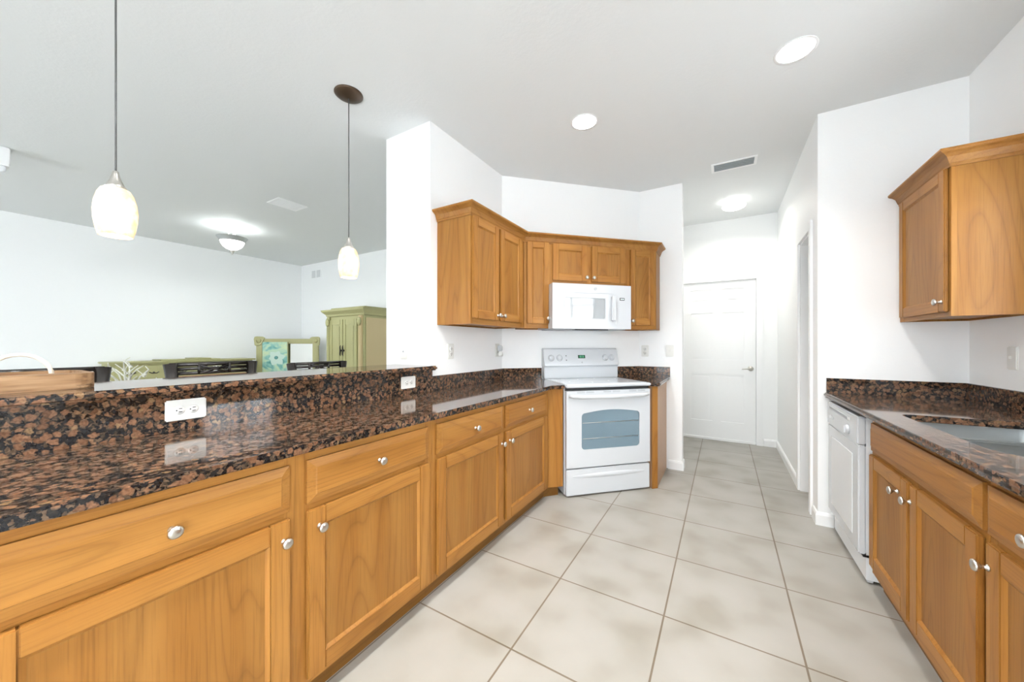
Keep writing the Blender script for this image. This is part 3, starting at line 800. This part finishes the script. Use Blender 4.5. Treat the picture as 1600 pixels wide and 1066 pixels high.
# ------------------------------------------------------------------ dishwasher
def make_dw():
    W = .618
    r = thing('dishwasher', 'white dishwasher under the right granite countertop', 'dishwasher', (.64, 3.153, 0), -R90)
    MB().box(.004, W-.004, .0, .56, .02, .868, APPL2).build('tub', r)
    c = MB().box(0, W, -.036, .0, .722, .868, APPL, .006, 3).box(.07, W-.12, -.0385, -.020, .822, .846, APPL2, .003)
    c = c.build('control_panel', r)
    MB().box(.07, W-.16, -.0395, -.030, .824, .842, GREYP, .002).build('latch_slot', c)
    k = MB().lathe([(0, 0), (.027, 0), (.025, .010), (.020, .013), (0, .013)], APPL, 24, front(.47, -.037, .772)).box(.466, .474, -.058, -.048, .752, .792, APPL, .002)
    k.build('dial', c)
    for x in (.07, .10, .13): MB().box(x, x+.022, -.0385, -.035, .765, .785, APPL2, .002).build('button', c)
    d = MB().box(0, W, -.032, .0, .150, .719, APPL, .006, 3)
    d.box(.09, W-.09, -.0345, -.012, .21, .655, APPL2, .004)
    d.build('door', r)
    MB().box(.01, W-.01, .004, .03, .005, .135, APPL, .003).build('kick_plate', r)
    MB().box(.012, W-.004, -.012, .02, .136, .149, DARK).build('gap_strip', r)
make_dw()

# ------------------------------------------------------------------ wall plates
PG = 'white wall plates'
def plate(label, loc, rz, kind, horiz=False, mat=BISQ):
    r = thing({'outlet': 'outlet', 'switch': 'light_switch', 'blank': 'cable_plate'}[kind], label, {'outlet': 'outlet', 'switch': 'switch', 'blank': 'wall plate'}[kind], loc, rz, PG)
    w_, h_ = (.122, .078) if horiz else (.072, .118)
    MB().box(-w_/2, w_/2, -.007, .005, -h_/2, h_/2, mat, .004).build('cover_plate', r)
    if kind == 'outlet':
        for s_ in (-1, 1):
            cx, cz = (s_*.020, 0) if horiz else (0, s_*.020)
            o = MB().lathe([(0, 0), (.0165, 0), (.0155, .002), (0, .002)], mat, 20, front(cx, -.0068, cz)).build('socket', r)
            sl = MB()
            for k in (-1, 1):
                if horiz: sl.box(cx-.004, cx+.006, -.0096, -.0086, cz+k*.006-.0013, cz+k*.006+.0013, DARK)
                else: sl.box(cx+k*.006-.0013, cx+k*.006+.0013, -.0096, -.0086, cz-.004, cz+.006, DARK)
            sl.lathe([(0, 0), (.0027, 0), (.0027, .001), (0, .001)], DARK, 8, front(cx-.010 if horiz else cx, -.0086, cz if horiz else cz-.010))
            sl.build('slots', o)
    elif kind == 'switch':
        MB().box(-.005, .005, -.018, -.006, -.004, .012, mat, .002).build('toggle', r)
    else:
        MB().lathe([(0, 0), (.006, 0), (.006, .004), (0, .004)], GREYP, 12, front(0, -.0065, 0)).build('jack', r)
    return r
plate('nearest horizontal white outlet in the tall granite backsplash', (XS, .538, .998), R90, 'outlet', True)
plate('horizontal white outlet in the tall granite backsplash, near the pillar', (XS, 1.663, .998), R90, 'outlet', True)
plate('ivory cable plate on the front of the white pillar above the bar', (-2.065, YP, 1.195), 0, 'blank')
plate('white outlet below the end of the left wall cabinet', (XW, 2.105, 1.195), R90, 'outlet')
plate('white outlet by the corner, with a plug-in in its sockets', (XW, 2.760, 1.195), R90, 'outlet')
plate('white outlet on the wall right of the range', (-.700, YE, 1.18), 0, 'outlet')
plate('white light switch at the wall end beside the hallway', (-.464, YE, 1.183), 0, 'switch')
plate('white switch plate on the right wall under the wall cabinet', (XR, 2.83, 1.178), -R90, 'switch', False, BISQ)
r = thing('plug_in_freshener', 'white plug-in air freshener in the outlet by the corner', 'air freshener', (XW, 2.763, 1.195), R90)
MB().box(-.019, .019, -.050, -.0105, -.012, .045, APPL, .008, 3).build('housing', r)
MB().lathe([(0, 0), (.020, 0), (.023, .008), (.021, .030), (.012, .042), (.010, .046), (0, .046)], BISQ, 20, Matrix.Translation((0, -.036, -.055))).build('bottle', r)

# ------------------------------------------------------------------ ceiling fittings
def can(x, y, label):
    r = thing('recessed_light', label, 'ceiling light', (x, y, CEIL), 0, 'recessed can lights')
    MB().lathe([(.082, .0), (.097, -.004), (.098, -.0005), (.098, .0)], TRIM, 36, None, (False, False)).build('trim_ring', r)
    MB().lathe([(.082, -.002), (0, -.0015)], CANW, 36, None, (False, False)).build('lamp', r)
    d = bpy.data.lights.new('can_bulb', 'SPOT'); d.energy = 52; d.spot_size = 2.0; d.spot_blend = .8; d.shadow_soft_size = .07; d.color = (1, .97, .93)
    o = bpy.data.objects.new('can_bulb', d); C.objects.link(o); o.parent = r; o.location = (0, 0, -.02)
can(-.859, 2.463, 'recessed ceiling light over the range area, smaller in view')
can(.337, 2.45, 'recessed ceiling light near the right wall, larger in view')
def unseen_can(name, x, y, e):          # cans added above the frame to light the right-hand doors and floor
    o_ = struct(name, MB().lathe([(.082, .0), (.097, -.004), (.098, -.0005), (.098, .0)], TRIM, 36, Matrix.Translation((x, y, CEIL)), (False, False)).lathe([(.082, -.002), (0, -.0015)], CANW, 36, Matrix.Translation((x, y, CEIL)), (False, False)))
    d = bpy.data.lights.new('can_bulb', 'SPOT'); d.energy = e; d.spot_size = 2.5; d.spot_blend = .8; d.shadow_soft_size = .07; d.color = (1, .97, .93)
    o = bpy.data.objects.new('can_bulb', d); C.objects.link(o); o.location = (x, y, CEIL-.02)
unseen_can('fill_can_1', -.86, .80, 110); unseen_can('fill_can_2', .337, .80, 50); unseen_can('fill_can_3', -.86, -.75, 190)  # unseen fill fittings, not trim
r = thing('ceiling_light', 'round white flush ceiling light in the hallway', 'ceiling light', (.10, 4.66, CEIL))
MB().lathe([(.098, 0), (.098, -.045), (.092, -.05), (0, -.05)], TRIM, 32, None, (False, False)).build('base', r)
MB().lathe([(.100, -.05), (.112, -.055), (.114, -.062), (.108, -.075), (.08, -.088), (.04, -.095), (0, -.097)], LAMPW, 32, None, (False, False)).build('diffuser', r)
d = bpy.data.lights.new('hall_bulb', 'AREA'); d.shape = 'DISK'; d.size = .2; d.spread = 2.75; d.energy = 7; d.color = (1, .96, .88)
o = bpy.data.objects.new('hall_bulb', d); C.objects.link(o); o.parent = r; o.location = (0, 0, -.10)

r = thing('semi_flush_light', 'semi-flush ceiling light with frosted bowl in the dining room', 'ceiling light', (-5.75, 2.22, CEIL))
MB().lathe([(.075, 0), (.073, -.012), (.055, -.035), (0, -.037)], TRIM, 28, None, (True, False)).build('canopy', r)
st = MB()
for k in range(3):
    a = 2*PI*k/3+.4; st.tube([(.03*math.cos(a), .03*math.sin(a), -.03), (.05*math.cos(a), .05*math.sin(a), -.155)], .006, TRIM, 8)
st.build('stem', r)
MB().lathe([(0.1755, -.142), (0.1677, -.150), (0.1521, -.170), (0.1443, -.195), (0.1388, -.200), (0.1388, -.19), (0.1404, -.165), (0.1599, -.142)], newmat('pewter', (.45, .47, .46), .4, .5), 40, None, (False, False)).build('rim', r)
MB().lathe([(0.1373, -.19), (0.1287, -.225), (0.1053, -.265), (0.0663, -.298), (0.0234, -.312), (0.0000, -.313)], BOWL, 40, None, (False, False)).build('glass_bowl', r)
MB().lathe([(0, -.31), (.03, -.315), (.034, -.325), (.018, -.34), (.010, -.352), (.014, -.358), (.006, -.372), (0, -.374)], NICK, 20).build('finial', r)
d = bpy.data.lights.new('bowl_glow', 'AREA'); d.shape = 'DISK'; d.size = .3; d.energy = 13; d.color = (.95, 1, 1)
o = bpy.data.objects.new('bowl_glow', d); C.objects.link(o); o.parent = r; o.location = (0, 0, -.385)
d = bpy.data.lights.new('bowl_bulb', 'POINT'); d.energy = 3.6; d.shadow_soft_size = .05; d.color = (.93, 1, 1)
o = bpy.data.objects.new('bowl_bulb', d); C.objects.link(o); o.parent = r; o.location = (0, 0, -.155)

def vent(x0, x1, y0, y1, label, along, slat, n, name='ceiling_vent'):
    cx, cy = (x0+x1)/2, (y0+y1)/2; hx, hy = (x1-x0)/2, (y1-y0)/2
    r = thing(name, label, 'air vent', (cx, cy, CEIL))
    f = MB(); b_ = .022
    f.box(-hx, hx, -hy, -hy+b_, -.008, -.0005, TRIM, .002).box(-hx, hx, hy-b_, hy, -.008, -.0005, TRIM, .002)
    f.box(-hx, -hx+b_, -hy+b_, hy-b_, -.008, -.0005, TRIM, .002).box(hx-b_, hx, -hy+b_, hy-b_, -.008, -.0005, TRIM, .002)
    f.build('frame', r)
    for k in range(n):
        s_ = MB(); u = (k+.5)/n
        if along == 'X':
            y = -hy+b_+(2*hy-2*b_)*u
            s_.box(-hx+b_, hx-b_, -.004, .004, -.008, -.001, slat, 0, 2, Matrix.Translation((0, y, 0)) @ Matrix.Rotation(.0, 4, 'X'))
        else:
            x = -hx+b_+(2*hx-2*b_)*u
            s_.box(-.004, .004, -hy+b_, hy-b_, -.008, -.001, slat, 0, 2, Matrix.Translation((x, 0, 0)))
        s_.build('slat', r)
    MB().box(-hx+.01, hx-.01, -hy+.01, hy-.01, -.0012, -.0003, newmat('vent_back', (.10, .12, .13), .8) if slat is not TRIM else TRIM).build('backing', r)
vent(-.095, .25, 3.62, 3.80, 'grey slatted ceiling vent above the hallway entrance', 'X', newmat('vent_grey', (.34, .38, .40), .5), 6)
vent(-4.40, -4.14, 2.02, 2.34, 'white ceiling vent in the dining room ceiling', 'Y', TRIM, 8)
r = thing('wall_grille', 'small white return grille high on the dining room wall', 'air vent', (-6.87, YDIN, 2.63), 0)
MB().box(-.17, .17, -.012, -.0005, -.085, .085, TRIM, .003).build('frame', r)
for k in (-1, 1):
    s_ = MB()
    for j in range(6): s_.box(k*.08-.062, k*.08+.062, -.014, -.010, -.065+j*.023, -.052+j*.023, newmat('grille_grey', (.55, .57, .58), .6) if j == 0 and k == -1 else bpy.data.materials['grille_grey'])
    s_.build('louver', r)
r = thing('smoke_alarm', 'small white box on the dining room ceiling at the left edge', 'alarm', (-5.05, .345, CEIL))
MB().box(-.06, .06, -.06, .06, -.15, -.0005, TRIM, .006).build('housing', r)
MB().box(-.04, .04, -.04, .04, -.20, -.15, APPL2, .006).build('sensor', r)

# ------------------------------------------------------------------ pendants
def make_pendant(x, y, label):
    r = thing('pendant_light', label, 'pendant light', (x, y, CEIL), 0, 'pendant lights over the bar')
    MB().lathe([(.085, 0), (.085, -.006), (.078, -.012), (.060, -.022), (.030, -.026), (.010, -.030), (0, -.030)], BRONZE, 36).build('canopy', r)
    MB().tube([(0, 0, -.028), (.0005, 0, -.5), (0, 0, -.925)], .0032, CORD, 8).build('cord', r)
    MB().lathe([(.004, -.915), (.009, -.918), (.011, -.93), (.016, -.95), (.026, -.972), (.033, -.982), (.031, -.985), (0, -.985)], NICK, 24).build('cap', r)
    prof = [(.026, -.983), (.041, -.990), (.051, -1.010), (.0585, -1.040), (.062, -1.075), (.0605, -1.110), (.055, -1.145), (.048, -1.172)]
    MB().lathe(prof + [(.0455, -1.172)] + [(a-.003, b) for a, b in prof[::-1][1:]], SHADE, 32, None, (False, False)).build('shade', r)
    b = MB().lathe([(0, -1.02), (.012, -1.025), (.014, -1.05), (.024, -1.08), (.026, -1.10), (.018, -1.125), (0, -1.132)], newmat('bulb_glow', (1, 1, 1), .4, emit=(1, .93, .8), es=4), 18)
    b.build('bulb', r)
    d = bpy.data.lights.new('pendant_bulb', 'POINT'); d.energy = 1.0; d.shadow_soft_size = .03; d.color = (1, .86, .66)
    o = bpy.data.objects.new('pendant_bulb', d); C.objects.link(o); o.parent = r; o.location = (0, 0, -1.15)
    return r
make_pendant(-2.054, .407, 'pendant light nearest on the left over the bar, canopy out of view')
make_pendant(-2.054, 1.419, 'pendant light with bronze canopy in view, beside the pillar')

# ------------------------------------------------------------------ dining room
def make_armoire():
    x0, x1, y0, y1, zt = -5.57, -4.655, 3.455, 4.03, 1.80
    r = thing('armoire', 'tall sage green armoire with cream side in the dining room corner', 'armoire', (x0, y0, 0))
    W, D = x1-x0, y1-y0
    MB().box(0, W, .02, D, .10, 1.70, SAGE).build('carcass', r)
    MB().box(W+.0005, W+.012, .05, D-.02, .16, 1.66, CREAM, .003).build('side_panel', r)
    MB().box(-.01, W+.02, 0, D, 0, .11, SAGE, .008).build('plinth', r)
    MB().sweep([(0, D), (0, .02), (W, .02), (W, D)][::-1], [(0, 1.69), (-.02, 1.70), (-.026, 1.725), (-.05, 1.75), (-.075, 1.775), (-.08, 1.80), (0, 1.80)], SAGE).build('cornice', r)
    MB().box(.03, W-.02, .04, D, 1.795, 1.835, SAGE, .01).build('top_board', r)
    for a, b, hx in ((.075, .41, .385), (.425, .76, .45)):
        d = MB().box(a, a+.06, .0, .019, .14, 1.64, SAGE, .004).box(b-.06, b, .0, .019, .14, 1.64, SAGE, .004)
        d.box(a+.06, b-.06, .0, .019, .14, .21, SAGE, .003).box(a+.06, b-.06, .0, .019, 1.56, 1.64, SAGE, .003)
        d.box(a+.06, b-.06, .010, .019, .21, 1.56, SAGE).box(a+.085, b-.085, .005, .012, .235, 1.535, SAGE, .004)
        o = d.build('door', r)
        h = MB().lathe([(0, 0), (.016, 0), (.012, .012), (0, .014)], IRON, 12, front(hx, .0, 1.15))
        h.tube([(hx, -.016, 1.235), (hx, -.026, 1.21), (hx, -.022, 1.15), (hx, -.026, 1.09), (hx, -.016, 1.065)], [.004, .009, .012, .009, .004], IRON, 8)
        h.build('pull', o)
    for x in (.035, W-.075):
        c = MB().box(x-.03, x+.045, -.012, .02, .12, 1.69, SAGE if x < .1 else CREAM, .006)
        for k in range(3): c.tube([(x-.012+k*.02, -.013, .16), (x-.012+k*.02, -.013, 1.52)], .007, CREAM if x > .1 else SAGE, 8)
        c.lathe([(0, 0), (.045, .0), (.05, .012), (.03, .024), (0, .026)], SAGE, 10, front(x+.008, -.012, 1.60) @ Matrix.Scale(1.35, 4, (0, 1, 0)))
        c.build('carved_column', r)
make_armoire()
def make_buffet():
    y0, y1, x0, x1, zt = 1.31, 3.0, -7.385, -6.95, 1.02
    r = thing('buffet', 'long sage green buffet against the far dining room wall', 'buffet', (x1, y0, 0), R90)
    W, D = y1-y0, x1-x0
    MB().box(.02, W-.02, .02, D, .10, .985, SAGE).build('carcass', r)
    MB().box(.05, W-.05, .05, D, 0, .10, SAGE).build('plinth', r)
    MB().box(-.02, W+.02, -.03, D, .985, 1.008, SAGE, .008).build('top_board', r)
    MB().box(.52, W-.45, .05, D, 1.007, 1.022, SAGE, .006).box(.9, 1.12, .05, D, 1.021, 1.036, SAGE, .006).build('top_step', r)
    for k in range(3):
        a = .06+k*.545; b = a+.515
        d = MB().box(a, b, .0, .02, .72, .955, SAGE, .006).box(a+.05, b-.05, -.006, .002, .77, .905, SAGE, .005).build('drawer', r)
        for hx in (a+.14, b-.14):
            MB().lathe([(0, 0), (.014, 0), (.01, .012), (0, .014)], IRON, 10, front(hx, -.006, .85)).tube([(hx-.05, -.012, .858), (hx-.025, -.028, .842), (hx+.025, -.028, .842), (hx+.05, -.012, .858)], .007, IRON, 8).build('pull', d)
        MB().box(a, b, .0, .02, .13, .70, SAGE, .006).box(a+.07, b-.07, -.004, .002, .2, .63, SAGE, .004).build('door', r)
make_buffet()
# diagonal corner console, mirror, canvas
cx, cy = (-7.25-6.53)/2+.0, (3.18+3.90)/2
cn = Vector((q, -q, 0))
r = thing('console', 'low green console across the dining room corner under the mirror', 'console', (cx+.06*q*3, cy-.06*q*3, 0), PI/4)
MB().box(-.42, .42, -.13, .13, .70, .735, SAGE, .006).build('top_board', r)
MB().box(-.40, .40, -.11, .11, .56, .70, SAGE).build('apron', r)
for sx in (-1, 1):
    for sy in (-1, 1): MB().box(sx*.37-.03, sx*.37+.03, sy*.08-.03, sy*.08+.03, 0, .565, SAGE, .005).build('leg', r)
mb_ = Vector((cx, cy, 0)) + cn*.02
r = thing('mirror', 'rectangular mirror in a carved sage frame leaning across the corner', 'mirror', (mb_.x, mb_.y, .736), PI/4)
W2, H2 = .51, .644
f = MB().box(-W2, -W2+.105, -.03, .02, 0, H2-.01, SAGE, .012).box(W2-.105, W2, -.03, .02, 0, H2-.01, SAGE, .012)
f.box(-W2+.1, W2-.1, -.028, .02, H2-.12, H2-.03, SAGE, .012).box(-W2+.1, W2-.1, -.028, .02, 0, .05, SAGE, .01)
f.build('frame', r)
for sx in (-1, 1):
    pl = [(sx*x, z) for x, z in ((.53, .645), (.50, .655), (.40, .652), (.36, .625), (.40, .58), (.41, .54), (.43, .50), (.50, .48), (.53, .50), (.525, .56), (.54, .60))]
    t = MB().prism(pl if sx > 0 else pl[::-1], 0, .03, SAGE, .006, 2, None, Matrix.Translation((0, -.018, 0)) @ RX)
    t.lathe([(0, 0), (.045, 0), (.035, .014), (.012, .02), (0, .021)], SAGE, 8, front(sx*.46, -.047, .58))
    t.build('corner_carving', r)
MB().box(-W2+.1, W2-.1, -.006, .0, .045, H2-.1, MIRR).build('mirror_glass', r)
cv = mb_ + cn*.055 + Vector((q, q, 0))*(-.195)
r = thing('painting', 'small flower painting on canvas propped in front of the mirror', 'painting', (cv.x, cv.y, .737), PI/4)
r.rotation_euler = (0, 0, PI/4)
c = MB().box(-.20, .21, -.012, .012, 0, .555, newmat('canvas_edge', (.30, .30, .14), .7)).box(-.20, .195, -.0135, -.011, .001, .554, CANV)
c.build('canvas', r)
fl = MB()
for k, (a, l_, w_) in enumerate(((.2, .15, .05), (1.2, .13, .05), (2.3, .14, .055), (3.3, .12, .05), (4.3, .15, .06), (5.4, .16, .055))):
    pts = [(l_*u*math.cos(a)-w_*math.sin(PI*u)*math.sin(a), l_*u*math.sin(a)+w_*math.sin(PI*u)*math.cos(a)) for u in [i/8 for i in range(9)]]
    pts += [(l_*u*math.cos(a)+w_*math.sin(PI*u)*math.sin(a), l_*u*math.sin(a)-w_*math.sin(PI*u)*math.cos(a)) for u in [i/8 for i in range(7, 0, -1)]]
    fl.prism(pts, 0, .002+k*.0004, PETAL, 0, 1, None, front(.02, -.0137, .27))
fl.lathe([(0, 0), (.035, 0), (.03, .005), (0, .006)], PETALD, 10, front(.02, -.0137, .27))
fl.build('flower', r)
# branches in a tall floor vase between bar and buffet
def make_branches():
    bx, by = -4.2, .90
    r = thing('floor_vase', 'tall pale floor vase of white branches behind the bar stools', 'vase', (bx, by, 0))
    MB().lathe([(0, 0), (.09, 0), (.11, .05), (.12, .3), (.10, .6), (.06, .78), (.05, .84), (.065, .88), (.055, .88), (.045, .84), (0, .80)], BRANCH, 28).build('vase', r)
    rnd = random.Random(7)
    for k in range(14):
        a = 2*PI*k/14+rnd.random()*.4; l_ = .10+rnd.random()*.17; h_ = .90+rnd.random()*.22
        p = [(0, 0, .82), (l_*.35*math.cos(a), l_*.35*math.sin(a), .82+(h_-.82)*.75), (l_*.75*math.cos(a+.2), l_*.75*math.sin(a+.2), h_), (l_*math.cos(a+.5), l_*math.sin(a+.5), h_-.05-.05*rnd.random())]
        b = MB().tube(p, [.007, .006, .005, .003], BRANCH, 7)
        b.tube([p[1], (p[1][0]+.05*math.cos(a-1), p[1][1]+.05*math.sin(a-1), p[1][2]+.05)], [.005, .003], BRANCH, 6)
        b.tube([p[2], (p[2][0]+.04*math.cos(a+1.4), p[2][1]+.04*math.sin(a+1.4), p[2][2]+.03)], [.005, .003], BRANCH, 6)
        b.lathe([(0, 0), (.012, .004), (.014, .012), (.006, .022), (0, .024)], BRANCH, 8, Matrix.Translation(p[3]))
        b.build('branch', r)
make_branches()

# bamboo bar stools
def make_stool():
    r = thing('bar_stool', 'x', 'bar stool', (0, 0, 0), 0, 'dark bamboo stools behind the bar')
    # local: back along x at y=0 (away from bar), seat toward -y
    hw = .205; ZB = 1.135
    MB().prism(rrect(-hw, hw, -.42, -.02, .05), .70, .745, BAMB, .012, 2).build('seat_frame', r)
    MB().prism(rrect(-hw+.02, hw-.02, -.40, -.04, .05), .74, .775, RATT, .015, 3).build('seat', r)
    for sx in (-1, 1):
        MB().tube([(sx*(hw-.01), -.02, 0), (sx*(hw-.012), -.02, .70), (sx*(hw-.02), .0, .95), (sx*(hw-.004), .012, ZB)], [.017, .019, .024, .031], BAMB, 12).build('rear_leg', r)
        MB().tube([(sx*(hw-.01), -.41, 0), (sx*(hw-.012), -.40, .71)], [.016, .017], BAMB, 12).build('front_leg', r)
    b = MB()
    b.tube([(-hw+.0, .012, ZB-.008), (hw-.0, .012, ZB-.008)], .012, BAMB, 10)
    for z in (ZB-.032, ZB-.058): b.tube([(-hw+.02, .010, z), (hw-.02, .010, z)], .0098, BAMB, 8)
    for x in (-.075, .075):
        b.tube([(x, .004, ZB-.004), (x, .004, ZB-.066)], .008, BAMB, 8)
    b.tube([(-.07, .0, ZB-.015), (.07, .0, ZB-.062)], .0065, BAMB, 6).tube([(-.07, .002, ZB-.062), (.07, .002, ZB-.015)], .0065, BAMB, 6)
    b.build('back_rail', r)
    w_ = MB(); z0, z1 = .86, ZB-.072
    w_.box(-hw+.03, hw-.03, .0, .010, z0, z1, RATT, .003)
    for k in range(15):
        x = -hw+.045+k*.0228; w_.tube([(x, -.002, z0+.004), (x+.004, -.004, (z0+z1)/2), (x, -.002, z1-.004)], .005, RATT, 6)
    w_.build('woven_back', r)
    s_ = MB()
    for sx in (-1, 1): s_.tube([(sx*(hw-.01), -.02, .30), (sx*(hw-.01), -.41, .30)], .010, BAMB, 8)
    for y in (-.02, -.41): s_.tube([(-hw+.01, y, .26), (hw-.01, y, .26)], .010, BAMB, 8)
    s_.build('stretcher', r)
    return r
st0 = make_stool()
for i, (x, y, dz, lab) in enumerate(((-2.66, .285, .0, 'dark bamboo bar stool behind the wooden tray'), (-2.65, .935, .004, 'dark bamboo bar stool in the middle of the bar'), (-2.65, 1.585, -.022, 'dark bamboo bar stool nearest the pillar, lower in view'))):
    s_ = st0 if i == 0 else copy_tree(st0)
    s_.location = (x, y, 0); s_.rotation_euler = (0, 0, R90); s_['label'] = lab
    if dz: s_.scale = (1, 1, 1+dz/1.135)

# tray on the bar
r = thing('serving_tray', 'carved wooden tray with pale arched handle at the left end of the bar', 'tray', (-1.985, .0, 1.0975))
t = MB()
hl = .02
t.prism(rrect(-.17, .105, .02, .33, [.03, .05, .05, .03], 6), 0, .014, TRAYW, .004, 2)
ring = rrect(-.17, .105, .02, .33, [.03, .05, .05, .03], 6); inner = rrect(-.145, .080, .045, .305, [.02, .035, .035, .02], 6)
n = len(ring); tb = bmesh.new()
L0 = [tb.verts.new((x, y, .014)) for x, y in ring]; L1 = [tb.verts.new((x*1.03, y, .052)) for x, y in ring]
L2 = [tb.verts.new((x, y, .054)) for x, y in inner]; L3 = [tb.verts.new((x, y, .014)) for x, y in inner]
for a_, b_ in ((L0, L1), (L1, L2), (L2, L3)):
    for i in range(n): tb.faces.new([a_[i], a_[(i+1) % n], b_[(i+1) % n], b_[i]])
t.merge(tb, TRAYW)
t.build('tray_body', r)
h = MB().tube([(.03, .175+.065*math.cos(PI*k/14), .045+.072*math.sin(PI*k/14)) for k in range(15)], 0.0062, ROPE, 10)
h.build('handle', r)
h = MB().tube([(-.155, .175+.065*math.cos(PI*k/14), .045+.02*math.sin(PI*k/14)) for k in range(15)], 0.0062, ROPE, 10)
